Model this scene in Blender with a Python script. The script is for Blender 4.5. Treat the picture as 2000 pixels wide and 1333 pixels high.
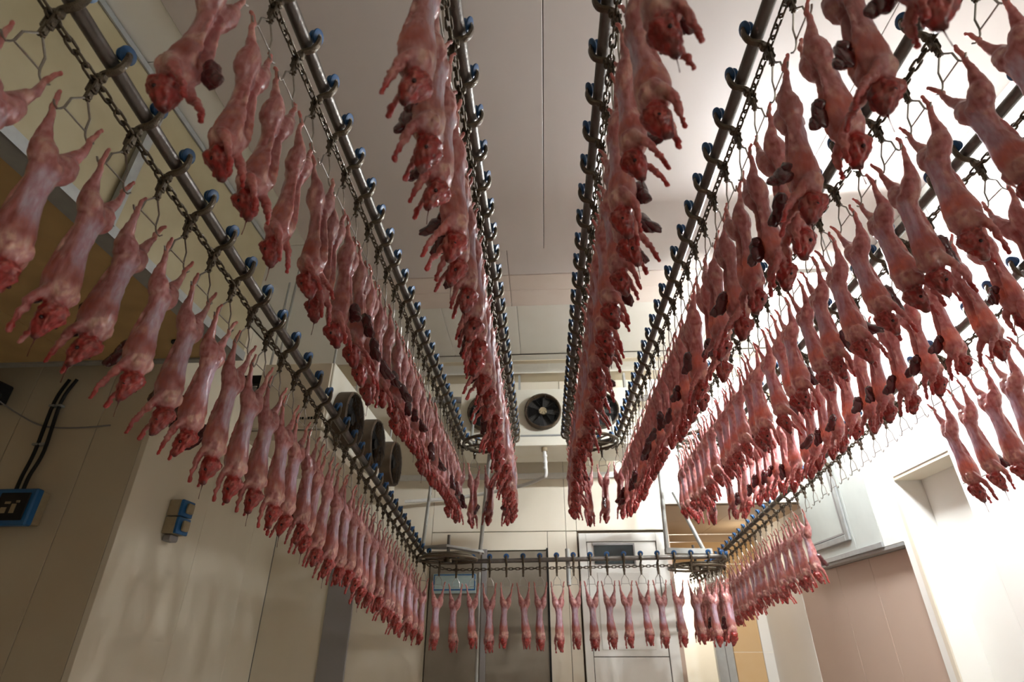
import bpy, bmesh, math, random
from math import sin, cos, pi, radians, atan2, hypot
from mathutils import Vector, Matrix
random.seed(11)
S = bpy.context.scene
COL = S.collection
for o in list(bpy.data.objects): bpy.data.objects.remove(o)

# ------------------------------------------------------------------ camera
cam = bpy.data.cameras.new('camera'); camo = bpy.data.objects.new('camera', cam); COL.objects.link(camo)
F = 1070.0
V = Vector((65/F, -(1262-666.5)/F, -1.0)); V.normalize()
Zc = Vector((-5/F, (1+65*(-5)/F**2)/((1262-666.5)/F), -1.0)); Zc.normalize()
Xc = V.cross(Zc); Xc.normalize(); Zc = Xc.cross(V)
camo.matrix_world = Matrix((Xc, V, Zc)).to_4x4()
cam.sensor_width = 36; cam.sensor_fit = 'HORIZONTAL'; cam.lens = 36*F/2000
cam.clip_start = 0.02
cam.dof.use_dof = True; cam.dof.focus_distance = 3.2; cam.dof.aperture_fstop = 2.4
S.camera = camo

# ------------------------------------------------------------------ world, light, exposure
w = bpy.data.worlds.new('world'); S.world = w; w.use_nodes = True
w.node_tree.nodes['Background'].inputs[0].default_value = (0.9, 0.93, 1, 1)
w.node_tree.nodes['Background'].inputs[1].default_value = 0.02
S.view_settings.view_transform = 'Standard'; S.view_settings.look = 'None'
S.view_settings.gamma = 1; S.view_settings.use_curve_mapping = False
S.view_settings.exposure = 0.15
LAMP = 2050.0      # emission of the tubes of the lamp by the right wall
def point(name, loc, e, r=.1, col=(1, .97, .9)):
    l = bpy.data.lights.new(name, 'POINT'); l.energy = e; l.shadow_soft_size = r; l.color = col
    o = bpy.data.objects.new(name, l); o.location = loc; COL.objects.link(o); return o
point("next_room_light", (2.5, 11.3, 1.4), 90)
point("rear_fill_light", (2.8, -1.9, .9), 28, .3, (.95, .97, 1))  # unseen fill lamp added behind the camera to lift the carcass fronts
point("recess_light", (3.3, 9.6, 1.3), 9, .08, (1, .9, .75))

# ------------------------------------------------------------------ materials
def mat(name, col, rough=.5, metal=0., noise=0., nscale=8., ncol=None, bump=0., bscale=40., emit=0., sss=0., spec=.5, coat=0., stretch=None):
    m = bpy.data.materials.new(name); m.use_nodes = True
    nt = m.node_tree; b = nt.nodes['Principled BSDF']
    b.inputs['Base Color'].default_value = (*col, 1); b.inputs['Roughness'].default_value = rough
    b.inputs['Metallic'].default_value = metal; b.inputs['Specular IOR Level'].default_value = spec
    if coat: b.inputs['Coat Weight'].default_value = coat; b.inputs['Coat Roughness'].default_value = .15
    if emit: b.inputs['Emission Color'].default_value = (.93, .97, 1, 1); b.inputs['Emission Strength'].default_value = emit
    if noise or bump:
        tc = nt.nodes.new('ShaderNodeTexCoord'); mp = nt.nodes.new('ShaderNodeMapping')
        nt.links.new(tc.outputs['Object'], mp.inputs[0])
        if stretch: mp.inputs['Scale'].default_value = stretch
    if noise:
        n = nt.nodes.new('ShaderNodeTexNoise'); n.inputs['Scale'].default_value = nscale; n.inputs['Detail'].default_value = 5
        nt.links.new(mp.outputs[0], n.inputs['Vector'])
        r = nt.nodes.new('ShaderNodeMapRange'); r.inputs[1].default_value = .5-.25; r.inputs[2].default_value = .85
        r.inputs[3].default_value = 0; r.inputs[4].default_value = noise
        nt.links.new(n.outputs[0], r.inputs[0])
        mx = nt.nodes.new('ShaderNodeMix'); mx.data_type = 'RGBA'
        mx.inputs[6].default_value = (*col, 1); mx.inputs[7].default_value = (*(ncol or tuple(c*.5 for c in col)), 1)
        nt.links.new(r.outputs[0], mx.inputs[0]); nt.links.new(mx.outputs[2], b.inputs['Base Color'])
    if bump:
        n2 = nt.nodes.new('ShaderNodeTexNoise'); n2.inputs['Scale'].default_value = bscale
        nt.links.new(mp.outputs[0], n2.inputs['Vector'])
        bp = nt.nodes.new('ShaderNodeBump'); bp.inputs['Strength'].default_value = bump; bp.inputs['Distance'].default_value = .01
        nt.links.new(n2.outputs[0], bp.inputs['Height']); nt.links.new(bp.outputs[0], b.inputs['Normal'])
    return m
M = {}
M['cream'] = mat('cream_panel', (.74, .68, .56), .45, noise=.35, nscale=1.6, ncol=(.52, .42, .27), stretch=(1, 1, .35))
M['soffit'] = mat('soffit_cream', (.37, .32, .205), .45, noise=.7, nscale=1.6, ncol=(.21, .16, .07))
M['hatch'] = mat('hatch_grey', (.46, .49, .46), .5, noise=.2, nscale=5)
M['white'] = mat('white_panel', (.80, .79, .74), .4, noise=.25, nscale=1.5, ncol=(.66, .62, .52))
M['ceil'] = mat('ceiling_panel', (.56, .505, .47), .5, noise=.2, nscale=1.2, ncol=(.46, .39, .33))
M['ceilfar'] = mat('ceiling_panel_far', (.63, .60, .53), .5, noise=.3, nscale=2, ncol=(.5, .43, .33))
M['pinkceil'] = mat('ceiling_band', (.62, .53, .46), .5, noise=.4, nscale=3, ncol=(.5, .38, .3))
M['joint'] = mat('joint', (.16, .12, .08), .8)
M['ply'] = mat('ply_brown', (.46, .31, .13), .6, noise=.5, nscale=3, ncol=(.22, .13, .05))
M['dirty'] = mat('dirty_wall', (.58, .51, .38), .5, noise=.45, nscale=1.4, ncol=(.45, .32, .17))
M['alu'] = mat('aluminium_trim', (.36, .37, .36), .45, metal=.4, noise=.4, nscale=12)
M['doorgrey'] = mat('door_grey_brown', (.23, .20, .155), .5, noise=.5, nscale=5, ncol=(.13, .10, .06))
M['postgrey'] = mat('post_grey', (.24, .225, .22), .5)
M['tan'] = mat('tan_board', (.50, .37, .24), .6, noise=.3, nscale=3, ncol=(.38, .25, .12))
M['orange'] = mat('orange_board', (.62, .43, .22), .6, noise=.3, nscale=4, ncol=(.55, .3, .1))
M['pink'] = mat('pinkish_wall_and_shade', (.47, .36, .29), .55, noise=.2, nscale=2, ncol=(.55, .38, .25))  # pinkish recess boards; also the shade colour painted on the lower right wall
M['floor'] = mat('floor_tile', (.58, .50, .43), .4, noise=.3, nscale=3)
M['dark'] = mat('dark_opening', (.03, .028, .024), .5)
M['glass'] = mat('dark_glass', (.035, .045, .045), .15)
M['pipe'] = mat('steel_pipe', (.15, .14, .13), .38, metal=.75, noise=.6, nscale=25, ncol=(.10, .075, .05), bump=.2, bscale=90)
M['galv'] = mat('galvanised_steel', (.42, .43, .41), .5, metal=.45, noise=.5, nscale=10, ncol=(.28, .26, .22))
M['oily'] = mat('oily_metal', (.10, .075, .045), .32, metal=.7, noise=.7, nscale=60, ncol=(.05, .035, .02), bump=.4, bscale=200, coat=.3)
M['wire'] = mat('stainless_wire', (.36, .34, .31), .3, metal=.9, noise=.5, nscale=80, ncol=(.18, .13, .08))
M['blue'] = mat('blue_plastic', (.008, .09, .26), .4, noise=.8, nscale=35, ncol=(.02, .035, .05))
M['bluebox'] = mat('blue_box', (.008, .10, .28), .4)
M['beigebox'] = mat('beige_box', (.34, .27, .16), .5, noise=.4, nscale=30)
M['black'] = mat('black_plastic', (.010, .009, .008), .6, spec=.25)
M['fanrim'] = mat('fan_rim_dirty', (.05, .03, .014), .6, noise=.5, nscale=20, ncol=(.12, .07, .03))
M['evap'] = mat('evaporator_white', (.78, .76, .66), .4, noise=.3, nscale=4, ncol=(.6, .5, .3))
M['signpale'] = mat('sign_pale', (.36, .44, .42), .4, noise=.6, nscale=7, ncol=(.22, .32, .30), stretch=(1, 1, 4))
M['pvc'] = mat('white_pipe', (.70, .69, .65), .4, noise=.3, nscale=20)
M['tube_added'] = mat('lit_tube_added', (1, 1, 1), .5, emit=LAMP*.25)  # glow of the added far lamp
M['tube'] = mat('lit_tube', (1, 1, 1), .5, emit=LAMP)
M['organ'] = mat('liver_dark', (.07, .008, .010), .22, coat=.5, bump=.3, bscale=60)
M['eye'] = mat('eye_dark', (.03, .004, .005), .25)
M['drip'] = mat('nose_drip', (.09, .006, .008), .2)

def flesh():
    m = bpy.data.materials.new('skinned_flesh'); m.use_nodes = True
    nt = m.node_tree; b = nt.nodes['Principled BSDF']; N = nt.nodes.new; L = nt.links.new
    at = N('ShaderNodeAttribute'); at.attribute_name = 'tone'
    tc = N('ShaderNodeTexCoord'); oi = N('ShaderNodeObjectInfo')
    ad = N('ShaderNodeVectorMath'); ad.operation = 'ADD'
    L(tc.outputs['Object'], ad.inputs[0]); L(oi.outputs['Random'], ad.inputs[1])
    mp = N('ShaderNodeMapping'); mp.inputs['Scale'].default_value = (1, 1, .28); L(ad.outputs[0], mp.inputs[0])
    n = N('ShaderNodeTexNoise'); n.inputs['Scale'].default_value = 75; n.inputs['Detail'].default_value = 4; L(mp.outputs[0], n.inputs['Vector'])
    r = N('ShaderNodeMapRange'); r.inputs[1].default_value = .35; r.inputs[2].default_value = .7; L(n.outputs[0], r.inputs[0])
    mx = N('ShaderNodeMix'); mx.data_type = 'RGBA'; mx.blend_type = 'MULTIPLY'
    L(r.outputs[0], mx.inputs[0]); L(at.outputs['Color'], mx.inputs[6]); mx.inputs[7].default_value = (.80, .55, .55, 1)
    n3 = N('ShaderNodeTexNoise'); n3.inputs['Scale'].default_value = 22; n3.inputs['Detail'].default_value = 3; L(ad.outputs[0], n3.inputs['Vector'])
    r3 = N('ShaderNodeMapRange'); r3.inputs[1].default_value = .6; r3.inputs[2].default_value = .74; r3.inputs[4].default_value = .35; L(n3.outputs[0], r3.inputs[0])
    mx3 = N('ShaderNodeMix'); mx3.data_type = 'RGBA'; L(r3.outputs[0], mx3.inputs[0]); L(mx.outputs[2], mx3.inputs[6]); mx3.inputs[7].default_value = (.66, .44, .40, 1)
    hv = N('ShaderNodeHueSaturation'); rr = N('ShaderNodeMapRange'); L(oi.outputs['Random'], rr.inputs[0]); rr.inputs[3].default_value = .85; rr.inputs[4].default_value = 1.12
    L(rr.outputs[0], hv.inputs['Value']); L(mx3.outputs[2], hv.inputs['Color']); L(hv.outputs[0], b.inputs['Base Color'])
    b.inputs['Roughness'].default_value = .36
    b.inputs['Subsurface Weight'].default_value = .22
    b.inputs['Subsurface Radius'].default_value = (1, .22, .14); b.inputs['Subsurface Scale'].default_value = .03
    b.inputs['Coat Weight'].default_value = .35; b.inputs['Coat Roughness'].default_value = .22
    bp = N('ShaderNodeBump'); bp.inputs['Strength'].default_value = .55; bp.inputs['Distance'].default_value = .004
    L(n.outputs[0], bp.inputs['Height']); L(bp.outputs[0], b.inputs['Normal'])
    tr = N('ShaderNodeBsdfTranslucent'); tr.inputs['Color'].default_value = (1, .42, .28, 1)     # hollow rib cage lets light through
    ms = N('ShaderNodeMixShader'); L(at.outputs['Alpha'], ms.inputs[0]); L(b.outputs[0], ms.inputs[1]); L(tr.outputs[0], ms.inputs[2])
    L(ms.outputs[0], nt.nodes['Material Output'].inputs['Surface'])
    return m
M['flesh'] = flesh()

# ------------------------------------------------------------------ helpers
def link(name, me, m, parent=None):
    o = bpy.data.objects.new(name, me); COL.objects.link(o)
    if m is not None and not me.materials: me.materials.append(m)
    if parent: o.parent = parent
    return o
def from_bm(name, bm, m, parent=None, smooth=True):
    me = bpy.data.meshes.new(name); bmesh.ops.recalc_face_normals(bm, faces=bm.faces[:]); bm.to_mesh(me); bm.free()
    if smooth:
        me.shade_smooth()
        try: me.set_sharp_from_angle(angle=radians(38))
        except Exception: pass
    return link(name, me, m, parent)
def empty(name, loc=(0, 0, 0), rz=0):
    o = bpy.data.objects.new(name, None); COL.objects.link(o); o.location = loc; o.rotation_euler = (0, 0, rz)
    o.empty_display_size = .05; return o
def tag(o, label, cat, group=None, kind=None):
    o['label'] = label; o['category'] = cat
    if group: o['group'] = group
    if kind: o['kind'] = kind
    return o
def bx(bm, a, b, bev=0.):
    a, b = [min(p, q) for p, q in zip(a, b)], [max(p, q) for p, q in zip(a, b)]
    r = bmesh.ops.create_cube(bm, size=1)
    vs = r['verts']
    for v in vs:
        v.co = Vector([a[i]+(v.co[i]+.5)*(b[i]-a[i]) for i in range(3)])
    if bev:
        es = list({e for v in vs for e in v.link_edges})
        bmesh.ops.bevel(bm, geom=es, offset=bev, segments=1, affect='EDGES')
def box(name, a, b, m, parent=None, bev=0.):
    bm = bmesh.new(); bx(bm, a, b, bev); return from_bm(name, bm, m, parent, smooth=False)
def frame_from(t, ref=Vector((0, 0, 1))):
    t = t.normalized()
    if abs(t.dot(ref)) > .95: ref = Vector((1, 0, 0))
    u = t.cross(ref).normalized(); return u, u.cross(t).normalized()
def tube(bm, pts, rad, n=8, closed=False, flat=1.0, caps=True):
    pts = [Vector(p) for p in pts]; rings = []; u = None
    k = len(pts)
    for i, p in enumerate(pts):
        if closed: t = pts[(i+1) % k]-pts[i-1]
        else: t = pts[min(i+1, k-1)]-pts[max(i-1, 0)]
        t.normalize()
        if u is None: u, _ = frame_from(t)
        u = (u-t*u.dot(t)).normalized(); v = t.cross(u)
        r = rad[i] if isinstance(rad, (list, tuple)) else rad
        rings.append([bm.verts.new(p+u*cos(2*pi*j/n)*r+v*sin(2*pi*j/n)*r*flat) for j in range(n)])
    for i in range(k if closed else k-1):
        a, b = rings[i], rings[(i+1) % k]
        for j in range(n): bm.faces.new((a[j], a[(j+1) % n], b[(j+1) % n], b[j]))
    if caps and not closed:
        bm.faces.new(rings[0][::-1]); bm.faces.new(rings[-1])
    return rings
def ell(bm, c, r, sub=2, rot=None):
    res = bmesh.ops.create_icosphere(bm, subdivisions=sub, radius=1)
    mt = Matrix.Translation(c) @ (rot or Matrix()).to_4x4() @ Matrix.Diagonal((*r, 1))
    bmesh.ops.transform(bm, matrix=mt, verts=res['verts'])
def cyl(bm, c, axis, r, h, n=20, r2=None):
    axis = Vector(axis).normalized(); res = bmesh.ops.create_cone(bm, cap_ends=True, segments=n, radius1=r, radius2=r if r2 is None else r2, depth=h)
    q = Vector((0, 0, 1)).rotation_difference(axis).to_matrix().to_4x4()
    bmesh.ops.transform(bm, matrix=Matrix.Translation(c) @ q, verts=res['verts'])
def catmull(P, per=6):
    P = [Vector(p) for p in P]; out = []
    for i in range(len(P)-1):
        a, b, c, d = P[max(i-1, 0)], P[i], P[i+1], P[min(i+2, len(P)-1)]
        for k in range(per):
            t = k/per
            out.append(.5*((2*b)+(c-a)*t+(2*a-5*b+4*c-d)*t*t+(3*b-a-3*c+d)*t**3))
    out.append(P[-1]); return out

# ------------------------------------------------------------------ the room
FLO, CEI = -1.6, 3.7
def struct(name, label, cat):
    o = empty(name); tag(o, label, cat, kind='structure'); return o
def panels(parent, axis, plane, th, us, vs, mats, gap=.006, bev=.003, name='panel', skip=()):
    """panels on a plane: axis 'x','y','z' is the normal; front face at plane, body goes by th; us, vs are edges along the two others"""
    for i in range(len(us)-1):
        for j in range(len(vs)-1):
            if (i, j) in skip: continue
            m = mats(i, j) if callable(mats) else mats
            d = ((i*7+j*3) % 3)*.0012*(1 if th > 0 else -1)
            lo = {'x': (plane+d, us[i]+gap/2, vs[j]+gap/2), 'y': (us[i]+gap/2, plane+d, vs[j]+gap/2), 'z': (us[i]+gap/2, vs[j]+gap/2, plane+d)}[axis]
            hi = {'x': (plane+th, us[i+1]-gap/2, vs[j+1]-gap/2), 'y': (us[i+1]-gap/2, plane+th, vs[j+1]-gap/2), 'z': (us[i+1]-gap/2, vs[j+1]-gap/2, plane+th)}[axis]
            box(name, lo, hi, m, parent, bev)

fl = struct('floor', 'dull tiled floor of the chilling room, below the picture', 'floor')
panels(fl, 'z', FLO, -.03, [-5.9+.98*i for i in range(11)], [-2.5+1.083*i for i in range(13)], M['floor'], name='tile')
box('slab', (-6, -2.6, FLO-.13), (4.2, 12.2, FLO-.02), M['joint'], fl)

ce = struct('ceiling', 'pale panelled ceiling with thin joints above the rails', 'ceiling')
box('backing', (-6, -2.6, CEI+.06), (4.2, 8.2, CEI+.16), M['joint'], ce)
panels(ce, 'z', CEI, .07, [-2.4, .10, 2.45, 3.9], [-2.5, 1.0, 4.65], M['ceil'])
panels(ce, 'z', CEI+.012, .06, [-2.78, -2.4], [-2.5, .9, 2.35, 4.45], M['white'])
panels(ce, 'z', CEI+.012, .06, [-3.78, -2.4], [4.45, 7.25], M['white'])
panels(ce, 'z', CEI+.02, .05, [-2.4, -.30, 1.55, 3.9], [4.65, 5.12], M['ceil'])
panels(ce, 'z', CEI+.012, .05, [-2.4, -.30, 2.2, 3.9], [5.12, 5.43, 5.77], M['pinkceil'])
panels(ce, 'z', CEI+.016, .05, [-2.4, -1.2, -.24, .95, 2.3, 3.9], [5.77, 7.07], M['ceilfar'])
bm = bmesh.new()
for i in range(8):
    a0, a1 = i/8*pi/2, (i+1)/8*pi/2
    for X0, X1 in ((-2.4, -1.0), (-.99, 3.6)):
        q = [(X, 7.08+.5*sin(a), CEI+.01-.06*(1-cos(a))) for a in (a0, a1) for X in (X0, X1)]
        vs = [bm.verts.new(p) for p in (q[0], q[1], q[3], q[2])]; bm.faces.new(vs)
from_bm('cove_panel', bm, M['ceilfar'], ce)
box('gap_backing', (-3.78, 7.25, CEI-.0), (3.6, 8.1, CEI+.05), M['dirty'], ce)

# boxed soffit at upper left
so = struct('trim_1', 'cream boxed soffit with metal edge angle and brown board underside at upper left', 'soffit')
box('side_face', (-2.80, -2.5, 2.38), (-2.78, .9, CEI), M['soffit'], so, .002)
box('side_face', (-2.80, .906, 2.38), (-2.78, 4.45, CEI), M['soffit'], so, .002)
box('end_face', (-5.9, 4.43, 2.38), (-2.80, 4.45, CEI), M['cream'], so)
for a, b in ((-5.9, -4.3), (-4.3, -2.82)):
    box('underside_board', (a+.004, -2.5, 2.37), (b-.004, 4.42, 2.39), M['ply'], so, .002)
box('edge_angle', (-2.92, -2.5, 2.355), (-2.772, 4.46, 2.369), M['alu'], so, .002)
box('edge_angle', (-2.778, -2.5, 2.355), (-2.765, 4.46, 2.44), M['alu'], so)
box('top_angle', (-2.775, -2.5, CEI-.05), (-2.76, 4.45, CEI), M['alu'], so)
box('end_angle', (-5.9, 4.40, 2.35), (-2.93, 4.47, 2.369), M['alu'], so)
for p in ((-3.6, 4.1), (-3.19, 4.1)):
    bm = bmesh.new(); cyl(bm, (p[0], p[1], 2.362), (0, 0, 1), .052, .012, 16); from_bm('hole_cap', bm, M['black'], so)
bm = bmesh.new(); bx(bm, (-2.78, 2.55, 3.3), (-2.73, 2.62, 3.68)); bx(bm, (-2.765, 2.55, 2.4), (-2.73, 2.62, 3.3)); from_bm('strap', bm, M['alu'], so, False)

wl = struct('wall_left', 'pale left wall with vertical joints and soft light stripes, beyond the dark corner', 'wall')
panels(wl, 'x', -3.78, -.06, [4.9, 6.15, 7.3, 8.0], [FLO, CEI], M['cream'])
box('backing', (-3.95, 5.02, FLO), (-3.85, 8.1, CEI), M['joint'], wl)
wd = struct('wall_left_near', 'dim stained beige wall at far left carrying conduits and a blue box', 'wall')
panels(wd, 'y', 4.9, .05, [-5.9, -5.19, -4.35, -3.842], [FLO, 2.6, CEI], M['dirty'])
box('backing', (-5.9, 4.94, FLO), (-3.83, 5.0, CEI), M['joint'], wd)
ws = struct('wall_left_side', 'outer left wall beneath the soffit, outside the picture', 'wall')
box('board', (-6.0, -2.6, FLO), (-5.9, 4.95, CEI), M['dirty'], ws)
wf = struct('wall_front', 'cream wall behind the viewer', 'wall')
box('board', (-6.0, -2.6, FLO), (4.2, -2.5, CEI), M['cream'], wf)

wb = struct('wall_back', 'cream panelled back wall behind the cross rail', 'wall')
panels(wb, 'y', 8.0, .05, [-3.78, -2.9, -1.55], [FLO, 2.2, CEI], M['cream'])
panels(wb, 'y', 8.0, .05, [-1.55, .33, .48, 1.7], [1.40, 2.2, 2.9, CEI], M['cream'])
panels(wb, 'y', 8.0, .05, [-1.55, .07], [1.15, 1.396], M['cream'])
panels(wb, 'y', 8.0, .05, [.07, .33, .48], [FLO, 1.05, 1.396], M['cream'])
panels(wb, 'y', 8.0, .05, [1.7, 2.7, 3.6], [1.75, 2.7, CEI], M['white'])
box('backing', (-3.8, 8.05, FLO), (-1.0, 8.15, CEI), M['joint'], wb)
box('backing', (-1.0, 8.05, FLO), (1.72, 8.15, CEI), M['joint'], wb)
box('backing', (1.72, 8.05, 1.76), (3.7, 8.15, CEI), M['joint'], wb)
box('corner_post', (-2.91, 7.96, FLO), (-2.55, 8.0, 1.25), M['postgrey'], wb, .004)
box('conduit_trunking', (-2.55, 7.95, 2.13), (1.6, 8.0, 2.21), M['pvc'], wb, .004)

d1 = struct('door_1', 'large grey-brown sliding door in the back wall under the cross rail', 'door')
box('leaf', (-1.53, 7.95, FLO), (-.83, 8.0, 1.15), M['doorgrey'], d1, .004)
box('leaf', (-.76, 7.95, FLO), (.06, 8.0, 1.13), M['doorgrey'], d1, .004)
box('centre_stile', (-.83, 7.93, FLO), (-.76, 7.99, 1.16), M['postgrey'], d1, .003)
box('edge_stile', (.05, 7.94, FLO), (.075, 8.0, 1.17), M['black'], d1)
d2 = struct('door_2', 'white door frame with a dark window strip right of the grey door', 'door')
box('frame', (.5, 7.97, FLO), (.6, 8.0, 1.36), M['white'], d2, .004)
box('frame', (1.55, 7.97, FLO), (1.68, 8.0, 1.36), M['white'], d2, .004)
box('frame', (.6, 7.97, 1.25), (1.55, 8.0, 1.36), M['white'], d2, .004)
box('leaf', (.61, 7.985, -.12), (1.54, 8.0, 1.24), M['white'], d2, .002)
box('leaf', (.61, 7.985, FLO), (1.54, 8.0, -.13), M['white'], d2, .002)
box('inset_panel', (.72, 7.978, -.05), (1.40, 7.986, .86), M['white'], d2, .006)
wn = box('window', (.70, 7.965, .96), (1.23, 7.984, 1.20), M['glass'], d2)
box('window_frame', (.68, 7.955, 1.20), (1.25, 7.985, 1.225), M['postgrey'], d2)
box('window_frame', (1.23, 7.955, .93), (1.25, 7.985, 1.20), M['postgrey'], d2)

rc = struct('wall_recess', 'tan lined recess with orange boards behind the right corner of the rail', 'wall')
panels(rc, 'z', 1.75, .04, [1.74, 2.85, 4.1], [8.15, 9.3, 10.5], M['tan'])
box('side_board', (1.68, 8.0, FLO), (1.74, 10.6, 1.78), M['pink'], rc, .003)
panels(rc, 'y', 10.5, .05, [1.74, 4.1], [1.25, 1.62, 1.75], lambda i, j: M['orange'] if j == 0 else M['tan'])
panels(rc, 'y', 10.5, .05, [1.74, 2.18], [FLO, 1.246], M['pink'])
panels(rc, 'y', 10.5, .05, [2.82, 2.95, 3.08], [FLO, 1.246], M['galv'])
panels(rc, 'y', 10.5, .05, [3.08, 3.55, 4.1], [FLO, -.1, .6, 1.246], lambda i, j: M['orange'] if i == 0 else M['white'])
box('door_jamb', (2.18, 10.45, FLO), (2.22, 10.55, 1.25), M['white'], rc)
box('door_jamb', (2.78, 10.45, FLO), (2.82, 10.55, 1.25), M['galv'], rc)
box('next_room_wall', (1.6, 11.9, FLO), (4.1, 12.0, 2.2), M['white'], rc)
box('next_room_wall', (1.5, 10.55, FLO), (1.6, 12.0, 2.2), M['white'], rc)
box('next_room_wall', (4.05, 10.56, FLO), (4.15, 12.0, 2.2), M['white'], rc)
box('next_room_roof', (1.5, 10.55, 2.2), (4.15, 12.0, 2.25), M['white'], rc)

wr = struct('wall_right', 'bright white right wall with a hatch, a pilaster and a deep niche', 'wall')
panels(wr, 'x', 3.6, .06, [5.95, 6.3, 6.85, 8.0], [.90, 2.2, CEI], lambda i, j: M['hatch'] if i and not j else M['white'])
box('underside', (3.6, 5.96, .87), (3.74, 8.0, .90), M['alu'], wr)
box('lower_rail', (3.575, 6.3, .90), (3.6, 8.0, .955), M['alu'], wr, .003)
panels(wr, 'x', 3.72, .04, [5.95, 6.9, 7.7, 8.9, 10.5], [FLO, .87], lambda i, j: M['pink'] if i < 3 else M['white'])  # pink paints the warm shadow under the hatch wall into the panel colour
box('pilaster', (3.6, 5.80, FLO), (3.9, 5.95, CEI), M['white'], wr, .004)
box('corner_trim', (3.585, 5.77, FLO), (3.60, 5.83, 1.5), M['cream'], wr, .003)
panels(wr, 'x', 3.88, .05, [4.0, 4.9, 5.8], [FLO, 1.55], M['white'])
box('niche_head', (3.6, 4.9, 1.5), (3.93, 5.8, CEI), M['white'], wr, .004)
box('niche_lining', (3.61, 4.905, 1.47), (3.88, 5.795, 1.5), M['cream'], wr)
panels(wr, 'x', 3.6, .06, [-2.5, -.4, 1.4, 3.2, 4.0, 4.9], [FLO, 1.2, CEI], lambda i, j: M['white'])
box('niche_jamb', (3.6, 4.88, FLO), (3.9, 4.9, 1.5), M['white'], wr)
box('backing', (3.94, -2.6, FLO), (4.05, 5.9, CEI+.1), M['white'], wr)
box('backing', (3.77, 5.86, FLO), (3.9, 10.6, CEI+.1), M['white'], wr)
ht = struct('window_1', 'grey-framed white hatch high in the right wall above the lower right rail', 'hatch')
for a, b in (((3.57, 6.90, 1.07), (3.6, 6.98, 2.15)), ((3.57, 6.98, 1.07), (3.6, 7.98, 1.14)), ((3.57, 6.98, 2.08), (3.6, 7.98, 2.15))):
    box('frame', a, b, M['alu'], ht, .006)
box('inner_frame', (3.58, 7.0, 1.15), (3.592, 7.03, 2.07), M['postgrey'], ht)
box('inner_frame', (3.58, 7.03, 1.15), (3.592, 7.97, 1.17), M['postgrey'], ht)
box('leaf', (3.585, 7.03, 1.17), (3.60, 7.97, 2.07), M['hatch'], ht)

# ------------------------------------------------------------------ the lamp by the right wall and an added one behind it
def tube_lamp(loc, L, label, m):
    lp = empty('ceiling_lamp', loc); tag(lp, label, 'lamp')
    bm = bmesh.new(); bx(bm, (-L-.03, -.07, .03), (L+.03, .07, .09), .006); from_bm('housing', bm, M['white'], lp, False)
    for y in (-.035, .035):
        bm = bmesh.new(); tube(bm, [(-L, y, 0), (L, y, 0)], .014, 10); from_bm('tube', bm, m, lp)
    for x in (-L-.015, L+.015):
        bm = bmesh.new(); bx(bm, (x-.015, -.06, -.02), (x+.015, .06, .03)); from_bm('end_cap', bm, M['pvc'], lp, False)
    for x in (-.2, .2):
        bm = bmesh.new(); tube(bm, [(x, 0, .09), (x, 0, CEI-loc[2])], .006, 6); from_bm('hanger', bm, M['galv'], lp)
tube_lamp((2.65, 4.40, 3.02), .30, 'glaring white tube lamp under the ceiling near the right wall', M['tube'])
tube_lamp((3.15, 7.1, 3.3), .30, 'added dimmer tube lamp farther back, brightening the back wall', M['tube_added'])  # added fixture, placed to brighten the back wall

# ------------------------------------------------------------------ evaporators
def fan(parent, c, ax, r, depth, name='fan'):
    """fan ring with blades, hub and guard; c = centre of mouth, ax = outward axis"""
    ax = Vector(ax).normalized(); u, v = frame_from(ax); c = Vector(c)
    bm = bmesh.new(); n = 28
    prof = [(r*1.06, -depth), (r*1.06, -.01), (r*1.02, 0), (r*.97, 0), (r*.95, -.01), (r*.95, -depth)]
    rings = [[bm.verts.new(c+ax*h+(u*cos(2*pi*j/n)+v*sin(2*pi*j/n))*q) for j in range(n)] for q, h in prof]
    for a, b in zip(rings, rings[1:]):
        for j in range(n): bm.faces.new((a[j], a[(j+1) % n], b[(j+1) % n], b[j]))
    ring = from_bm(name, bm, M['fanrim'], parent)
    bm = bmesh.new(); cyl(bm, c-ax*(depth-.004), ax, r*.95, .006, 28); from_bm('throat', bm, M['dark'], ring)
    for k in range(5):
        bm = bmesh.new(); a0 = 2*pi*k/5; vs = []
        for i in range(5):
            q = r*(.25+.65*i/4); da = .28+.10*i/4
            for s in (-1, 1):
                a = a0+s*da; vs.append(bm.verts.new(c-ax*(depth*.55-s*.02)+(u*cos(a)+v*sin(a))*q))
        for i in range(4): bm.faces.new((vs[2*i], vs[2*i+1], vs[2*i+3], vs[2*i+2]))
        bmesh.ops.solidify(bm, geom=bm.faces[:], thickness=.004); from_bm('blade', bm, M['black'], ring)
    bm = bmesh.new(); cyl(bm, c-ax*depth*.45, ax, r*.22, depth*.5, 16); from_bm('hub', bm, M['beigebox'] if name == 'fan' else M['black'], ring)
    bm = bmesh.new()
    for q in (.3, .45, .6, .75, .9, 1.0):
        tube(bm, [c+ax*.012*(1.2-q)*2+(u*cos(2*pi*j/20)+v*sin(2*pi*j/20))*r*q for j in range(20)], .0014, 3, closed=True)
    for k in range(8):
        a = 2*pi*k/8+.2; e = u*cos(a)+v*sin(a)
        tube(bm, [c+ax*.025+e*r*.15, c+ax*.004+e*r*1.04], .003, 4)
    g = from_bm('guard', bm, M['black'], ring); g['kind'] = 'stuff'
    return ring
ev = empty('evaporator', (0.07, 7.3, 2.75)); tag(ev, 'white ceiling cooler with round black fans high at the centre of the back wall', 'cooler')
def evp(name, a, b, m, bev=.006): 
    o = box(name, [a[0]-.07, a[1]-7.3, a[2]-2.75], [b[0]-.07, b[1]-7.3, b[2]-2.75], m, ev, bev); return o
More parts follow.
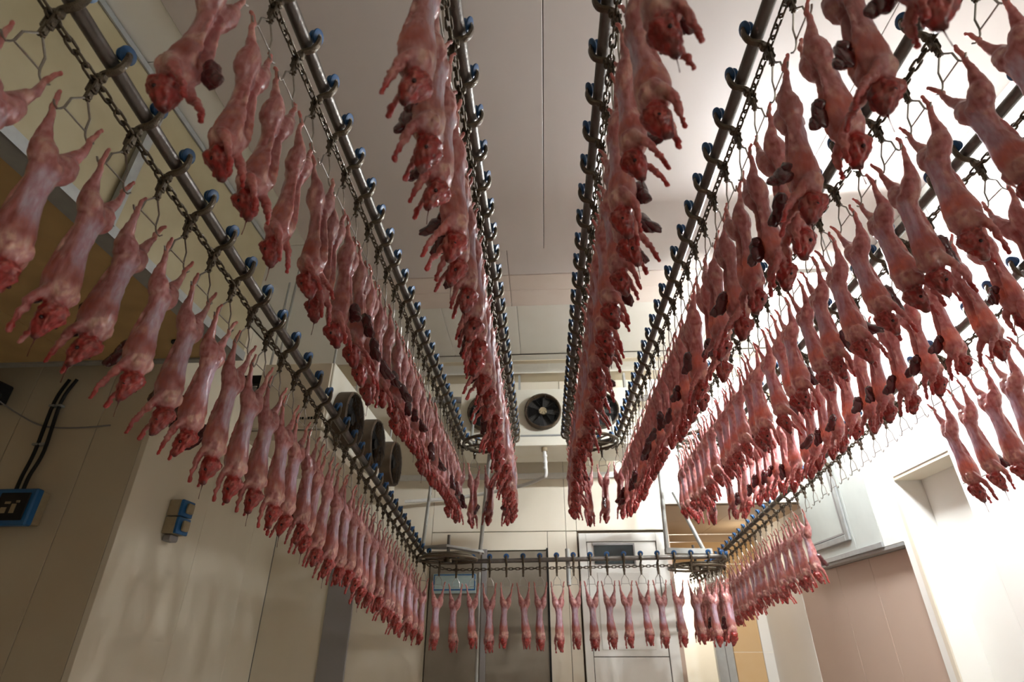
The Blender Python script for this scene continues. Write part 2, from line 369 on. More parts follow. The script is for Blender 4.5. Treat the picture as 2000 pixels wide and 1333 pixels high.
evp('casing', (-1.07, 7.0, 2.44), (1.22, 7.75, 3.12), M['evap'])
evp('drip_tray', (-1.05, 6.97, 2.30), (1.2, 7.72, 2.43), M['evap'])
evp('tray_lip', (-1.07, 6.96, 2.425), (1.22, 6.99, 2.45), M['alu'])
for x in (-.72, .055, .83):
    fan(ev, (x-.07, 6.90-7.3, 2.77-2.75), (0, -1, 0), .235, .095)
for x in (-.9, 1.05):
    bm = bmesh.new(); tube(bm, [(x-.07, .1, .37), (x-.07, .1, .94)], .014, 8); from_bm('hanging_rod', bm, M['galv'], ev)
dp = empty('drain_pipe', (.06, 7.05, 2.3)); tag(dp, 'white drain pipe bending from under the ceiling cooler along the wall', 'pipe')
bm = bmesh.new(); tube(bm, catmull([(0, 0, .03), (0, 0, -.05), (.01, .0, -.25), (.01, .0, -.36), (-.04, .05, -.39), (-.35, .35, -.42), (-1.2, .8, -.45), (-2.0, .8, -.5)], 5), .024, 10); from_bm('pipe_run', bm, M['pvc'], dp)
bm = bmesh.new(); cyl(bm, (0, 0, -.03), (0, 0, 1), .04, .05, 14); from_bm('collar', bm, M['beigebox'], dp)
for z in (-.12, -.2, -.28):
    bm = bmesh.new(); cyl(bm, (.005, 0, z), (0, 0, 1), .031, .03, 12); from_bm('sleeve', bm, M['pvc'], dp)
wk = empty('steel_duct', (0, 7.7, 3.25)); tag(wk, 'dark pipe lying on top of the centre ceiling cooler', 'pipe')
bm = bmesh.new(); tube(bm, [(-2.3, .1, .1), (-.6, 0, .02), (1.5, 0, .0), (2.4, 0, 0)], .05, 10); from_bm('pipe_run', bm, M['postgrey'], wk)
bm = bmesh.new(); bx(bm, (-.3, -.06, -.07), (-.27, .06, .4)); from_bm('pipe_bracket', bm, M['galv'], wk, False)
box('pipe_bracket', (1.3, -.06, -.07), (1.33, .06, .4), M['galv'], wk)

e2 = empty('side_evaporator', (-2.2, 5.6, 1.9)); tag(e2, 'beige ceiling cooler with three black side fans behind the leftmost rail', 'cooler')
box('casing', (-.35, -1.15, -.24), (.33, 1.35, .40), M['evap'], e2, .006)
box('end_cover', (-.33, -1.17, -.23), (.31, -1.15, .39), M['cream'], e2, .004)
box('drip_tray', (-.36, -1.14, -.34), (.30, 1.34, -.25), M['cream'], e2, .006)
for y, z in ((-.80, -.03), (.0, .0), (.80, .02)):
    fan(e2, (.47, y, z), (1, 0, 0), .25, .135, 'side_fan')
bm = bmesh.new()
for i, (wd_, gp) in enumerate([(.03, .01), (.02, .008), (.026, .01), (.018, .01), (.03, .008), (.022, .01), (.026, .01)]):
    x = .07+i*.026; bx(bm, (x, -1.175, -.16), (x+.016, -1.17, -.16+.022)) if i != 3 else bx(bm, (x, -1.175, -.16), (x+.016, -1.17, -.15))
from_bm('lettering', bm, M['black'], e2, False)
for x, y in ((-.3, -1.0), (.25, -1.0), (-.3, 1.2), (.25, 1.2)):
    bm = bmesh.new(); tube(bm, [(x, y, .39), (x, y, CEI-1.9)], .012, 6); from_bm('hanging_rod', bm, M['galv'], e2)

# ------------------------------------------------------------------ small fixtures on the walls
eb = empty('isolator_box', (-4.77, 4.86, 1.08)); tag(eb, 'blue electrical box on the dim wall at far left under dark cables', 'switch box')
box('back_box', (-.26, -.06, -.13), (.24, .038, .16), M['beigebox'], eb, .01)
box('cover', (-.13, -.14, -.15), (.26, -.062, .17), M['bluebox'], eb, .012)
box('face_plate', (-.06, -.155, -.11), (.22, -.142, .13), M['black'], eb, .006)
for a, b in (((0, -.163, -.05), (.05, -.156, .0)), ((.09, -.163, -.05), (.13, -.156, .03)), ((.02, -.163, .03), (.07, -.156, .05)), ((.12, -.163, .04), (.15, -.156, .06))):
    box('print_mark', a, b, M['beigebox'], eb)
for i, (x0, x1) in enumerate(((-4.86, -4.80), (-4.79, -4.72))):
    c = empty('cable_conduit', (x0, 4.86, 1.25)); tag(c, ('left' if i == 0 else 'right')+' dark cable rising from the blue box to the soffit', 'cable')
    bm = bmesh.new(); tube(bm, catmull([(0, 0, -.02), (.0, 0, .15), (.02+i*.02, 0, .4), (.0, 0, .9), (x1-x0, 0, 1.15)], 5), .016, 8); from_bm('cable', bm, M['black'], c)
    for z in (.45, .85):
        bm = bmesh.new(); bx(bm, (-.025, -.02, z), (.03, .035, z+.02)); from_bm('clip', bm, M['alu'], c, False)
gb = empty('wall_lamp_box', (-5.5, 4.80, 2.24)); tag(gb, 'black junction box with glassy lens under the brown soffit at far left', 'lamp')
box('body', (-.2, -.1, -.1), (.12, .09, .1), M['black'], gb, .015)
bm = bmesh.new(); ell(bm, (.16, -.12, -.08), (.07, .06, .05)); from_bm('lens', bm, M['glass'], gb)
bm = bmesh.new(); tube(bm, catmull([(.1, 0, -.08), (.3, .06, -.2), (.6, .08, -.33), (.95, .08, -.36), (1.3, .08, -.34)], 6), .008, 6); from_bm('lead', bm, M['postgrey'], gb)

sb = empty('switch_pair', (-3.78, 5.58, 1.15)); tag(sb, 'pair of stacked blue-edged switch boxes on the pale left wall', 'switch box')
for z, nm in ((.085, 'switch_box'), (-.085, 'switch_box')):
    o = box(nm, (0.001, -.10, z-.08), (.12, .10, z+.08), M['beigebox'], sb, .008)
    box('front_cover', (.121, -.10, z-.08), (.155, .10, z+.08), M['bluebox'], o, .006)
    box('rotary_handle', (.156, -.05, z-.05), (.195, .05, z+.05), M['beigebox'], o, .012)
box('cable_gland', (.01, -.07, -.235), (.10, .06, -.172), M['postgrey'], sb, .012)

sg = empty('wall_sign', (-1.19, 7.935, .73)); tag(sg, 'pale notice board with a blue border on the grey sliding door', 'sign')
box('board', (-.29, -.01, -.12), (.29, .008, .12), M['signpale'], sg)
for a, b in (((-.28, -.016, -.085), (.28, -.011, -.07)), ((-.28, -.016, .10), (.28, -.011, .112)), ((-.28, -.016, -.07), (-.268, -.011, .10)), ((.268, -.016, -.07), (.28, -.011, .10))):
    box('border', a, b, M['bluebox'], sg)
bk = empty('hanging_bracket', (-2.95, 5.1, 2.4)); tag(bk, 'black hanging bracket behind the leftmost rail below the soffit corner', 'bracket')
box('plate', (-.14, -.03, .0), (.22, .03, .10), M['black'], bk, .004)
box('strut', (.02, -.02, -.5), (.07, .02, 0), M['black'], bk, .004)
bm = bmesh.new(); cyl(bm, (-.03, .03, -.08), (0, 1, 0), .07, .05, 16); from_bm('cap', bm, M['alu'], bk)
bm = bmesh.new(); tube(bm, [(.1, 0, .1), (.1, 0, CEI-2.4)], .012, 6); from_bm('rod', bm, M['galv'], bk)

# ------------------------------------------------------------------ conveyor paths
class Path:
    def __init__(s, pts):
        s.p = [Vector(q) for q in pts]; s.L = [0]
        for a, b in zip(s.p, s.p[1:]): s.L.append(s.L[-1]+(b-a).length)
        s.len = s.L[-1]
    def at(s, d):
        d = max(0, min(s.len-1e-6, d)); i = 0
        lo, hi = 0, len(s.L)-1
        while hi-lo > 1:
            m = (lo+hi)//2
            if s.L[m] <= d: lo = m
            else: hi = m
        a, b = s.p[lo], s.p[lo+1]; t = (d-s.L[lo])/(s.L[lo+1]-s.L[lo])
        return a+(b-a)*t, (b-a).normalized()
def arc(cx_, cy_, r, a0, a1, z0, z1=None, n=18):
    z1 = z0 if z1 is None else z1
    return [(cx_+r*cos(a0+(a1-a0)*i/n), cy_+r*sin(a0+(a1-a0)*i/n), z0+(z1-z0)*i/n) for i in range(n+1)]
ZT = 2.1; YN = .55; YF = 6.0
def uloop(xa, xb):
    c = (xa+xb)/2; r = (xb-xa)/2
    return Path([(xa, -.6, ZT), (xa, YF, ZT)]+arc(c, YF, r, pi, 0, ZT)[1:]+[(xb, -.6, ZT)])
PL = [uloop(-.885, -.27), uloop(.30, .90), uloop(1.51, 2.12)]
z1 = lambda y: 1.743-.138*(y-1.054)
R1 = .33
low = [(-1.42, -.6, z1(-.6)), (-1.42, 6.67, z1(6.67))]+arc(-1.09, 6.67, R1, pi, pi/2, z1(6.67), .885, 10)[1:]
low += [(1.9, 7.08, .925)]+arc(1.9, 7.43, .35, -pi/2, 0, .925, .95, 10)[1:]+[(2.25, 9.2, 1.0)]
PLOW = Path(low)
z8 = lambda y: 1.427-.095*(y-6.185)
P8 = Path([(2.63, 10.4, z8(10.4)), (2.63, 1.0, z8(1.0))])

PIPE_R = .026
def rail(path, label):
    t = empty('conveyor_rail', path.at(path.len/2)[0]); tag(t, label, 'rail'); c = t.location
    n = max(30, int(path.len/.12))
    bm = bmesh.new(); tube(bm, [p-c for p in path.p], PIPE_R, 14); from_bm('pipe', bm, M['pipe'], t)
    return t
rails = [rail(PL[0], 'steel pipe rail looping back between the left pair of upper rows'),
         rail(PL[1], 'steel pipe rail looping back at the middle, right of the ceiling joint'),
         rail(PL[2], 'steel pipe rail looping back beneath the glaring lamp at right'),
         rail(PLOW, 'lower steel pipe rail sloping down the left side and crossing before the back wall'),
         rail(P8, 'lower right steel pipe rail running beside the white wall into the recess')]

# ------------------------------------------------------------------ chain
def link_mesh():
    bm = bmesh.new(); a, b = .0150, .0118; pts = []
    for k in range(6): t = -pi/2+pi*k/5; pts.append((a+b*cos(t), b*sin(t), 0))
    for k in range(6): t = pi/2+pi*k/5; pts.append((-a+b*cos(t), b*sin(t), 0))
    tube(bm, pts, .0055, 4, closed=True)
    me = bpy.data.meshes.new('link'); bm.to_mesh(me); bm.free(); me.shade_smooth(); me.materials.append(M['oily']); return me
LINK = link_mesh(); PITCH = .041
def side_of(path, d, flip):
    """+1: wheel bracket on the left of the direction of travel"""
    if flip is None: return -1
    return flip[0] if d < path.len/2 else flip[1]
def latpoint(path, d, flip, off, dz):
    p, t = path.at(d); s = side_of(path, d, flip)
    if flip is not None and flip[0] != flip[1]:        # blend over the turn
        k = max(-1, min(1, (d-path.len/2)/.45)); s = flip[0]*(1-k)/2+flip[1]*(1+k)/2
    nrm = Vector((-t.y, t.x, 0)).normalized()
    return p+nrm*s*off+Vector((0, 0, dz)), t
def chain(path, flip, label, near, r0=0, r1=1e9):
    t = empty('conveyor_chain', path.at(path.len/2)[0]); tag(t, label, 'chain'); c = t.location.copy()
    n = int(path.len/PITCH); far = bmesh.new(); cnt = 0
    tmp = []
    for i in range(n):
        p, tg = latpoint(path, i*PITCH, flip, -.022, -.09)
        if p.y < .2: continue
        q = tg.to_track_quat('X', 'Z').to_matrix().to_4x4() @ Matrix.Rotation(pi/2*(i % 2)+.35, 4, 'X')
        mt = Matrix.Translation(p-c) @ q
        tmp.append((p.length, mt))
    tmp.sort(key=lambda e: e[0])
    for i, (dist, mt) in enumerate(tmp):
        if dist < near and cnt < 290:
            o = link('link', LINK, None, t); o.matrix_local = mt; cnt += 1
        else:
            vs0 = len(far.verts); far.from_mesh(LINK); far.verts.ensure_lookup_table()
            bmesh.ops.transform(far, matrix=mt, verts=far.verts[vs0:])
    if len(far.verts):
        o = from_bm('far_links', far, M['oily'], t); o['kind'] = 'stuff'
    else: far.free()
FL = [(-1, 1), (1, -1), (1, -1), None, None]
chain(PL[0], FL[0], 'oily drive chain under the looping rail of the upper left rows', 3.0)
chain(PL[1], FL[1], 'oily drive chain under the looping rail of the upper middle rows', 3.0)
chain(PL[2], FL[2], 'oily drive chain under the looping rail below the lamp', 3.2)
chain(PLOW, FL[3], 'oily drive chain along the lower left rail and the cross rail', 3.4)
chain(P8, FL[4], 'oily drive chain under the lower right rail', 2.0)

# ------------------------------------------------------------------ trolley with shackle (local: X along rail, +Y wheel side)
def mesh_of(fn, m, name, smooth=True):
    bm = bmesh.new(); fn(bm); bmesh.ops.recalc_face_normals(bm, faces=bm.faces[:])
    me = bpy.data.meshes.new(name); bm.to_mesh(me); bm.free(); me.materials.append(m)
    if smooth:
        me.shade_smooth()
        try: me.set_sharp_from_angle(angle=radians(40))
        except Exception: pass
    return me
def f_wheel(bm):
    n = 18; prof = [(.010, -.016), (.022, -.017), (.024, -.012), (.021, -.004), (.030, .004), (.033, .008), (.032, .013), (.024, .016), (.012, .017)]
    ax = Vector((0, .88, -.34)).normalized(); u = Vector((1, 0, 0)); v = ax.cross(u); c = Vector((0, .030, .048))
    rings = [[bm.verts.new(c+ax*h+(u*cos(2*pi*j/n)+v*sin(2*pi*j/n))*q) for j in range(n)] for q, h in prof]
    for a, b in zip(rings, rings[1:]+rings[:1]):
        for j in range(n): bm.faces.new((a[j], a[(j+1) % n], b[(j+1) % n], b[j]))
def f_arm(bm):
    pts = catmull([(0, .038, .044), (0, .046, .036), (0, .048, .012), (0, .043, -.014), (0, .030, -.036), (0, .006, -.046), (0, -.012, -.056), (0, -.022, -.080), (0, -.022, -.10)], 3)
    n = len(pts); tube(bm, pts, [.0105+.0035*sin(pi*i/(n-1)) for i in range(n)], 8, flat=.85)
    cyl(bm, (0, .040, .044), (0, .88, -.34), .013, .016, 12)
    bx(bm, (-.013, -.034, -.088), (.013, .004, -.056), .006)
def f_clevis(bm):
    bx(bm, (-.013, -.035, -.145), (.013, -.029, -.070), .004)
    bx(bm, (-.013, -.015, -.145), (.013, -.009, -.070), .004)
    bx(bm, (-.011, -.029, -.182), (.011, -.015, -.115), .003)
    cyl(bm, (0, -.022, -.09), (0, 1, 0), .008, .040, 8); cyl(bm, (0, -.022, -.13), (0, 1, 0), .007, .036, 8)
    cyl(bm, (0, -.022, -.172), (0, 1, 0), .006, .026, 8)
def f_wire(bm):
    y = -.022
    for s in (-1, 1):
        tube(bm, [(0, y, -.170), (s*.006, y, -.178), (s*.030, y, -.212), (s*.040, y, -.225), (s*.044, y, -.272), (s*.052, y, -.290), (s*.062, y+.002, -.302), (s*.075, y+.004, -.300), (s*.084, y+.004, -.288)], .0036, 6)
    tube(bm, [(-.046, y, -.276), (.046, y, -.276)], .0030, 6)
ME = {'wheel': mesh_of(f_wheel, M['blue'], 'wheel'), 'bracket': mesh_of(f_arm, M['oily'], 'bracket'),
      'clevis': mesh_of(f_clevis, M['oily'], 'clevis', False), 'shackle_wire': mesh_of(f_wire, M['wire'], 'shackle_wire')}

# ------------------------------------------------------------------ skinned rabbit (local: origin = between the ankles, +Y belly side, down = -Z)
def loft(bm, secs, n=26, groove=0):
    rings = []
    for (d, cx_, cy_, rx, ry, g) in secs:
        ring = []
        for j in range(n):
            a = 2*pi*j/n; k = 1.0
            if g:
                da = abs((a-pi/2+pi) % (2*pi)-pi)
                k = 1-g*.78*max(0, 1-(da/.62)**2)
            ring.append(bm.verts.new((cx_+rx*cos(a)*k, cy_+ry*sin(a)*k, -d)))
        rings.append(ring)
    for a, b in zip(rings, rings[1:]):
        for j in range(n): bm.faces.new((a[j], a[(j+1) % n], b[(j+1) % n], b[j]))
    bm.faces.new(rings[0][::-1]); bm.faces.new(rings[-1])
def limb(bm, P, n=12, per=4):
    c = catmull([p[:3] for p in P], per); r = []
    for i in range(len(P)-1):
        for k in range(per): r.append(P[i][3]+(P[i+1][3]-P[i][3])*k/per)
    r.append(P[-1][3]); tube(bm, c, r, n)
    ell(bm, c[0], (r[0],)*3, 1); ell(bm, c[-1], (r[-1],)*3, 1)
def make_body(seed):
    rnd = random.Random(seed); u = lambda a, b: rnd.uniform(a, b)
    bm = bmesh.new()
    bend = u(-.018, .018); fat = u(.98, 1.14); hx = u(-.014, .014); hy = u(-.004, .014); gr = u(.8, 1.15)
    cb = lambda d: bend*sin(pi*min(1, max(0, (d-.12)/.4)))
    S0 = [(.150, .020, .022, 0), (.170, .034, .027, .2), (.195, .043, .033, .6), (.22, .041, .033, .8), (.25, .035, .028, 1), (.29, .032, .027, 1), (.33, .033, .030, 1), (.37, .038, .038, 1),
          (.41, .044, .046, .9), (.445, .046, .050, .65), (.475, .044, .048, .3), (.50, .041, .043, 0), (.522, .035, .034, 0), (.540, .028, .027, 0), (.552, .026, .025, 0)]
    loft(bm, [(d, cb(d), .010*sin(pi*max(0, min(1, (d-.33)/.2))), rx*fat, ry*fat, g*gr) for d, rx, ry, g in S0])
    H = [(.535, 0, 0, .022, .022), (.548, 0, -.004, .028, .029), (.562, 0, -.006, .031, .034), (.580, 0, -.003, .031, .033), (.596, 0, .002, .027, .028), (.612, 0, .006, .020, .022), (.628, 0, .009, .013, .017), (.642, 0, .010, .009, .012), (.650, 0, .010, .005, .006)]
    loft(bm, [(d, hx*(d-.535)/.1+x, y+hy*(d-.535)/.1, rx*1.22, ry*1.2, 0) for d, x, y, rx, ry in H])
    for s in (-1, 1):
        j = lambda a=.005: u(-a, a)
        ell(bm, (hx*.5+s*.026, hy*.5-.004, -.570), (.014, .018, .019), 1)                                  # cheek / jaw muscle
        ell(bm, (hx*.6+s*.010, hy+.020, -.590), (.008, .010, .022), 1)                                     # jaw
        # hind leg
        limb(bm, [(s*.074+j(), -.014+j(), .040, .0075), (s*.071, -.006, .018, .0085), (s*.066, 0, -.004, .0095), (s*.065, -.004, -.022, .0095), (s*.060+j(), 0, -.055, .0125),
                  (s*.053, .005, -.085, .0185), (s*.044, .011, -.113, .0255), (s*.036, .006, -.145, .034*fat), (s*.028, -.002, -.185, .034*fat), (s*.020, -.002, -.215, .026)], 12)
        ell(bm, (s*.077+j(), -.018, .048), (.008, .009, .010), 1)
        # fore leg
        out = u(0, .012); fw = u(-.02, .03)
        limb(bm, [(s*.030, -.004, -.478, .022), (s*.037, .014, -.505, .020), (s*(.040+out), .036, -.538, .0145), (s*(.036+out), .050+fw*.4, -.570, .0110), (s*(.033+out), .062+fw*.8, -.605, .0088), (s*(.031+out), .070+fw, -.640+j(.012), .0082)], 10)
        ell(bm, (s*(.031+out), .071+fw, -.643), (.0095, .010, .011), 1)
        ell(bm, (s*.026, -.022, -.492), (.020, .020, .034), 1)                                             # shoulder blade
        ell(bm, (s*.012+cb(.29), -.017, -.29), (.015, .014, .10), 2)                                        # loin muscles
        if gr > .5:
            limb(bm, [(s*.020+cb(.24), .018, -.235, .006), (s*.026+cb(.3), .026, -.30, .007), (s*.027+cb(.36), .034, -.36, .007), (s*.022+cb(.41), .044, -.415, .008)], 8)  # belly flap
    ell(bm, (0, -.030, -.205), (.018, .014, .030), 1)
    bmesh.ops.recalc_face_normals(bm, faces=bm.faces[:])
    me = bpy.data.meshes.new('tmp'); bm.to_mesh(me); bm.free()
    o = bpy.data.objects.new('tmp', me); COL.objects.link(o)
    md = o.modifiers.new('r', 'REMESH'); md.mode = 'VOXEL'; md.voxel_size = .0036
    sm = o.modifiers.new('s', 'SMOOTH'); sm.factor = .6; sm.iterations = 5
    dc = o.modifiers.new('d', 'DECIMATE'); dc.ratio = .42
    dg = bpy.context.evaluated_depsgraph_get(); dg.update()
    out = bpy.data.meshes.new_from_object(o.evaluated_get(dg)); bpy.data.objects.remove(o); bpy.data.meshes.remove(me)
    out.name = 'rabbit_carcass'; out.materials.clear(); out.materials.append(M['flesh']); out.shade_smooth()
    import mathutils.noise as mn
    nrs = [v.normal.copy() for v in out.vertices]
    for v, nr in zip(out.vertices, nrs):
        d = -v.co.z; k = max(0, min(1, (d-.525)/.03)); a = mn.noise(v.co*48+Vector((seed, 7, 0)))+.6*mn.noise(v.co*110+Vector((2, seed, 0)))
        v.co += nr*a*(.0026+.0052*k*(1 if d < .63 else .3))
    at = out.color_attributes.new('tone', 'FLOAT_COLOR', 'POINT'); vals = []
    base = Vector((.47, .225, .222)); silver = Vector((.55, .475, .585)); red = Vector((.36, .022, .020)); fatc = Vector((.72, .50, .40))
    dkred = Vector((.17, .010, .010)); cav = Vector((.24, .03, .03)); foot = Vector((.54, .26, .22)); cheek = Vector((.54, .15, .11))
    ss = lambda a, b, x: (lambda t: t*t*(3-2*t))(max(0, min(1, (x-a)/(b-a))))
    import mathutils.noise as mn
    for v in out.vertices:
        x, y, d = v.co.x, v.co.y, -v.co.z; ax = abs(x-cb(d))
        nz = mn.noise(v.co*55+Vector((seed, 0, 0))); n2 = mn.noise(v.co*130+Vector((0, seed, 0)))
        c = base.lerp(Vector((.34, .115, .105)), ss(-.1, .6, nz))
        c = c.lerp(fatc, .55*ss(.1, .5, mn.noise(v.co*28+Vector((seed, 3, 1)))))
        back = ss(.004, -.014, y)
        c = c.lerp(silver, (.80+.4*nz)*ss(.012, -.004, y)*ss(.20, .245, d)*ss(.42, .395, d)*ss(.036, .024, ax+nz*.006))                     # silver skin over the loin
        c = c.lerp(fatc, .8*ss(.0, -.02, y)*ss(.45, .475, d)*ss(.53, .51, d)*ss(-.25, .1, nz))                         # fat over the shoulders
        if y > .012-.0 and ax < .02 and .2 < d < .46 and (y < .035*fat or ax < .008): c = c.lerp(cav, .85*ss(.020, .010, ax)*ss(.0, .012, y))
        leg = 1 if (d > .50 and y > .022+abs(nz)*.004 and ax > .020) else 0
        if leg:
            c = c.lerp(Vector((.50, .14, .12)), .5); c = c.lerp(red, ss(.575, .635, d))
        elif d > .525:
            hd = red.lerp(dkred, ss(-.25, .3, nz)); hd = hd.lerp(cheek, .65*ss(.0, .35, n2+nz*.5)*ss(.012, .022, ax+.4*max(0, -y)))
            c = c.lerp(hd, ss(.528+nz*.008, .545+nz*.008, d)); c = c.lerp(dkred*.5, ss(.63, .65, d))
        if d < .05: c = c.lerp(foot, ss(.05, .0, d))
        if d < -.02: c = c.lerp(Vector((.50, .19, .17)), .8)
        vals.extend((c.x, c.y, c.z, .06+(.27+.25*nz)*ss(.35, .43, d+nz*.02)*ss(.49, .445, d)))
    at.data.foreach_set('color', vals)
    info = dict(hx=hx, hy=hy)
    return out, info
BODIES = [make_body(s) for s in (3, 8, 14, 21, 33, 47)]

def f_eye(bm): ell(bm, (0, 0, 0), (.0062, .0062, .0070), 2)
EYE = mesh_of(f_eye, M['eye'], 'eye')
def liver_mesh(seed):
    r = random.Random(seed); bm = bmesh.new()
    ell(bm, (0, 0, 0), (.013, .025, .058), 3, Matrix.Rotation(.25, 3, 'X')); ell(bm, (.008, .020, -.030), (.010, .018, .040), 3, Matrix.Rotation(.5, 3, 'X')); ell(bm, (-.010, -.004, .026), (.014, .018, .022), 2)
    import mathutils.noise as mn
    for v in bm.verts: v.co += v.co.normalized()*.009*mn.noise(v.co*70+Vector((seed, 0, 0)))
    me = bpy.data.meshes.new('liver'); bm.to_mesh(me); bm.free(); me.shade_smooth(); me.materials.append(M['organ']); return me
LIV = [liver_mesh(s) for s in (1, 5, 9)]
def f_drip(bm): tube(bm, [(0, 0, 0), (.001, 0, -.012), (.0, .001, -.035), (.001, 0, -.06)], [.0035, .0016, .0010, .0014], 5)
DRIP = mesh_of(f_drip, M['drip'], 'drip')

ORD = ['first', 'second', 'third', 'fourth', 'fifth', 'sixth', 'seventh', 'eighth', 'ninth', 'tenth', 'eleventh', 'twelfth', 'thirteenth', 'fourteenth', 'fifteenth', 'sixteenth', 'seventeenth', 'eighteenth', 'nineteenth', 'twentieth']
def ordn(i): return ORD[i] if i < 20 else ('twenty-'+ORD[i-20] if i < 29 else 'thirtieth' if i == 29 else 'thirty-'+ORD[i-30])

def trolley(p, tang, s, label, group):
    rz = atan2(tang.y, tang.x)+(0 if s > 0 else pi)
    t = empty('shackle_trolley', p, rz); tag(t, label, 'shackle', group)
    for nm in ('wheel', 'bracket', 'clevis', 'shackle_wire'):
        link(nm, ME[nm], None, t)
    return t
HANG = .296
def carcass(p, tang, s, vent, label, group, dist, rnd):
    """vent=+1: belly to the left of the path"""
    me, info = BODIES[rnd.randrange(len(BODIES))]
    o = bpy.data.objects.new('rabbit_carcass', me); COL.objects.link(o)
    nrm = Vector((-tang.y, tang.x, 0)).normalized()
    o.location = p+nrm*(-s*.022)+Vector((0, 0, -HANG))
    rz = atan2(tang.y, tang.x)+(0 if vent > 0 else pi)
    o.rotation_euler = (radians(rnd.gauss(0, 1.8)), radians(rnd.gauss(0, 1.8)), rz+radians(rnd.gauss(0, 6)))
    k = rnd.uniform(.95, 1.04); o.scale = (k*rnd.uniform(.97, 1.03)*(1 if rnd.random() < .5 else 1), k*rnd.uniform(.96, 1.04), k)
    has = rnd.random()
    if has < (.75 if p.x > .8 else .5):
        l = link('liver', LIV[rnd.randrange(3)], None, o)
        sx = rnd.choice((-1, 1)); l.location = (sx*rnd.uniform(.010, .034), .056+rnd.uniform(0, .012), -.440+rnd.uniform(-.02, .02))
        l.scale = (1.15, 1.2, 1.1); l.rotation_euler = (rnd.uniform(-.3, .3), rnd.uniform(-.3, .3), rnd.uniform(-.5, .5))
    if dist < 5.2:
        for sx in (-1, 1):
            e = link('eye', EYE, None, o); e.location = (info['hx']*.5+sx*.0310, info['hy']*.6-.006, -.593)
        if rnd.random() < .6:
            e = link('nose_drip', DRIP, None, o); e.location = (info['hx']*1.1, .010+info['hy'], -.648)
    tag(o, label, 'carcass', group); return o

def run(path, flip, vent, rows, phase, namer, skip=None):
    """rows: list of (d0, d1, row name, from_phrase_near, from_phrase_far, near_end_is_start)"""
    rnd = random.Random(int(path.len*100)); spots = []
    d = phase
    while d < path.len: 
        spots.append(d); d += .2
    for (d0, d1, row, nearp, farp, rev) in rows:
        ds = [q for q in spots if d0 <= q < d1]
        if rev: ds = ds[::-1]
        n = len(ds); full = [skip is None or not skip(path.at(q)[0], row) for q in ds]; nc = sum(full); ci = 0
        for i, q in enumerate(ds):
            p, t = path.at(q); s = side_of(path, q, flip); h = i < n-i
            pos = f"{ordn(i)} from {nearp}" if h else f"{ordn(n-1-i)} from {farp}"
            trolley(p, t, s, ('blue-wheeled trolley' if full[i] else 'empty blue-wheeled trolley')+f" on the {row}, {pos}", 'trolleys on the '+row)
            if not full[i]: continue
            hc = ci < nc-ci
            posc = f"{ordn(ci)} from {nearp}" if hc else f"{ordn(nc-1-ci)} from {farp}"
            carcass(p, t, s, vent, f"skinned rabbit on the {row}, {posc}", 'carcasses on the '+row, p.length, rnd); ci += 1

def yd(y): return y+.6      # path distance for a rail starting at y=-.6
A = pi*.3075; straight = YF+.6
ld = [('leftmost upper row', 'second upper row', 'left loop'), ('third upper row', 'fourth upper row', 'middle loop'), ('fifth upper row', 'sixth upper row', 'right loop')]
near0 = .75
for i, (pth, ph) in enumerate(zip(PL, (1.29, 1.39, 1.35))):
    a, b, c = ld[i]; ar = pth.len-2*straight
    rows = [(yd(near0), straight+.02, a, 'the camera end', 'the far wheel', False),
            (straight+.02, straight+ar-.02, c+' end', 'the left side', 'the right side', False),
            (straight+ar-.02, pth.len-yd(near0), b, 'the camera end', 'the far wheel', True)]
    phase = yd(ph)-.2*5
    run(pth, FL[i], -1, rows, phase, None)
# lower line
L1 = PLOW.L[1]; L2 = PLOW.L[11]; L3 = PLOW.L[12]; L4 = PLOW.L[22]
ysc = (PLOW.p[1]-PLOW.p[0]).length/(6.67+.6)
rows = [((.75+.6)*ysc, L1, 'lower left rail', 'the camera end', 'the corner wheel', False),
        (L1, L2, 'left corner of the lower rail', 'the left', 'the right', False),
        (L2, L3, 'cross rail at the back', 'the left end', 'the right end', False),
        (L3, L4+.02, 'right corner of the lower rail', 'the front', 'the rear', False),
        (L4+.02, PLOW.len-.05, 'return rail in the recess', 'the corner', 'the recess end', False)]
run(PLOW, None, 1, rows, (1.10+.6)*ysc-.2*4, None)
def gap8(p, row): return 3.55 < p.y < 5.75
rows = [(.0, P8.len-1.2, 'lower right rail', 'the camera end', 'the recess end', True)]
run(P8, None, 1, rows, .1, None, skip=gap8)

# ------------------------------------------------------------------ turning wheels and supports
def turning_wheel(c, r, label, nsp=5):
    t = empty('turning_wheel', c); tag(t, label, 'wheel')
    bm = bmesh.new(); n = 36
    for rr, z, q in ((r, .0, .017), (r-.05, .03, .014)):
        tube(bm, [(rr*cos(2*pi*j/n), rr*sin(2*pi*j/n), z) for j in range(n)], q, 8, closed=True)
    from_bm('rim', bm, M['oily'], t)
    bm = bmesh.new(); cyl(bm, (0, 0, .01), (0, 0, 1), .05, .09, 16); from_bm('hub', bm, M['oily'], t)
    bm = bmesh.new(); cyl(bm, (0, 0, .14), (0, 0, 1), .018, .26, 12); from_bm('axle', bm, M['pipe'], t)
    for k in range(nsp):
        a = 2*pi*k/nsp+.3; bm = bmesh.new(); tube(bm, [(.04*cos(a), .04*sin(a), .01), ((r-.01)*cos(a), (r-.01)*sin(a), .008)], .015, 6, flat=.6); from_bm('spoke', bm, M['oily'], t)
    return t
turning_wheel((-.5775, YF, ZT-.09), .29, 'horizontal turning wheel at the far end of the left loop')
turning_wheel((.60, YF, ZT-.09), .28, 'horizontal turning wheel at the far end of the middle loop')
turning_wheel((1.815, YF, ZT-.09), .285, 'horizontal turning wheel at the far end of the right loop')
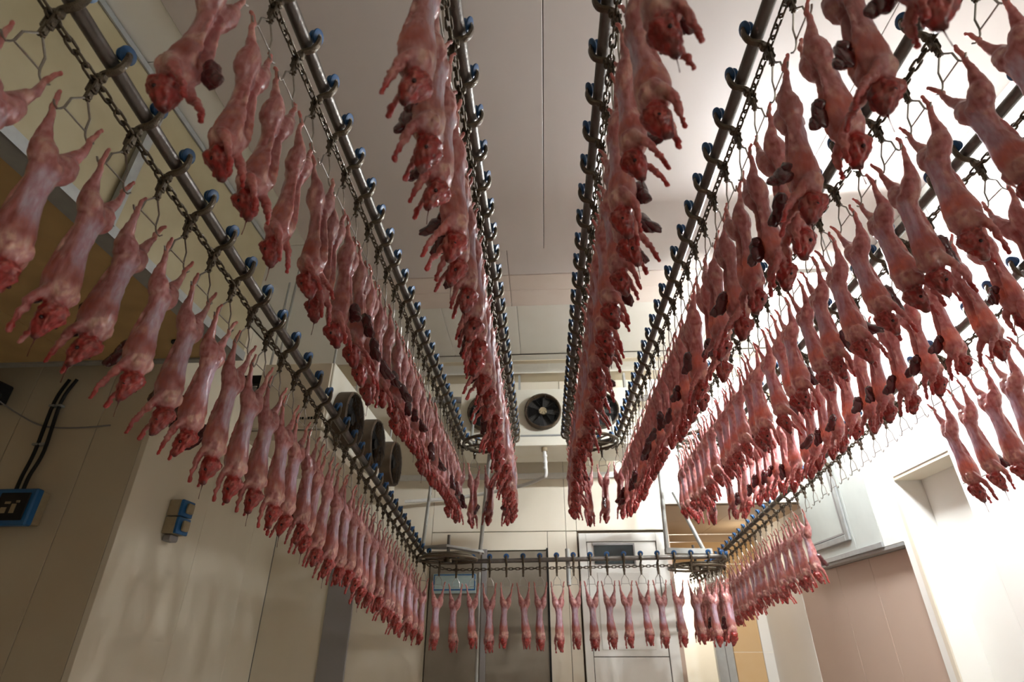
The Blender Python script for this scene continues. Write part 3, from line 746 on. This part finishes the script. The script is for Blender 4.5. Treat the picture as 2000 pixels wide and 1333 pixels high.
turning_wheel((-1.09, 6.67, z1(6.67)-.10), .33, 'rusty turning wheel where the lower left rail meets the cross rail')
turning_wheel((1.9, 7.43, .84), .34, 'rusty turning wheel at the right end of the cross rail')

def arm(name, label, members, plates=(), cat='support'):
    c = Vector(members[0][0]); t = empty(name, c); tag(t, label, cat)
    for a, b, r in members:
        bm = bmesh.new(); tube(bm, [Vector(a)-c, Vector(b)-c], r, 10); from_bm('strut', bm, M['galv'], t)
    for pts, h in plates:
        bm = bmesh.new(); v = [bm.verts.new(Vector(p)-c) for p in pts]; f = bm.faces.new(v)
        r = bmesh.ops.extrude_face_region(bm, geom=[f]); bmesh.ops.translate(bm, vec=(0, 0, h), verts=[e for e in r['geom'] if isinstance(e, bmesh.types.BMVert)])
        from_bm('plate', bm, M['galv'], t, False)
    return t
arm('wheel_gantry', 'galvanised frame holding the left corner wheel from the upper rail',
    [((-1.37, 6.9, 1.75+.4), (-1.44, 6.9, 1.03), .022), ((-.60, 6.35, 2.0), (-.74, 6.85, .95), .024)],
    [(((-1.46, 6.85, 1.02), (-1.40, 6.95, 1.02), (-1.05, 6.85, 1.0), (-.70, 6.95, .96), (-.70, 6.82, .96), (-1.10, 6.60, 1.0)), .025)])
arm('wheel_gantry', 'galvanised frame holding the right corner wheel',
    [((1.58, 7.2, 2.35), (1.52, 7.2, 1.0), .028), ((1.72, 7.3, 1.75), (1.98, 7.25, 1.02), .026)],
    [(((1.50, 7.14, .98), (1.50, 7.26, .98), (1.9, 7.5, .98), (2.08, 7.38, .98), (2.08, 7.24, .98), (1.8, 7.2, .98)), .06)])
arm('support_pole', 'pale diagonal strut before the left end of the ceiling cooler', [((-.88, 6.99, 2.85), (-.80, 6.12, 2.03), .018)])
arm('support_pole', 'pale diagonal strut before the right end of the ceiling cooler', [((.95, 6.99, 2.70), (.86, 6.10, 2.03), .014)])
arm('support_post', 'short dark post rising through the middle of the cross rail', [((.30, 7.10, 1.03), (.30, 7.05, .62), .028)])
arm('floor_pole', 'slender dark pole standing before the grey sliding door', [((-.79, 7.3, .80), (-.80, 7.3, FLO), .02)])
for i, (pth, xs) in enumerate(zip(PL, ((-.885, -.27), (.30, .90), (1.51, 2.12)))):
    for x, side in zip(xs, ('left', 'right')):
        s = 1 if x < 0 else -1
        for y, w_ in ((.62, 'nearest the camera'),):
            pass
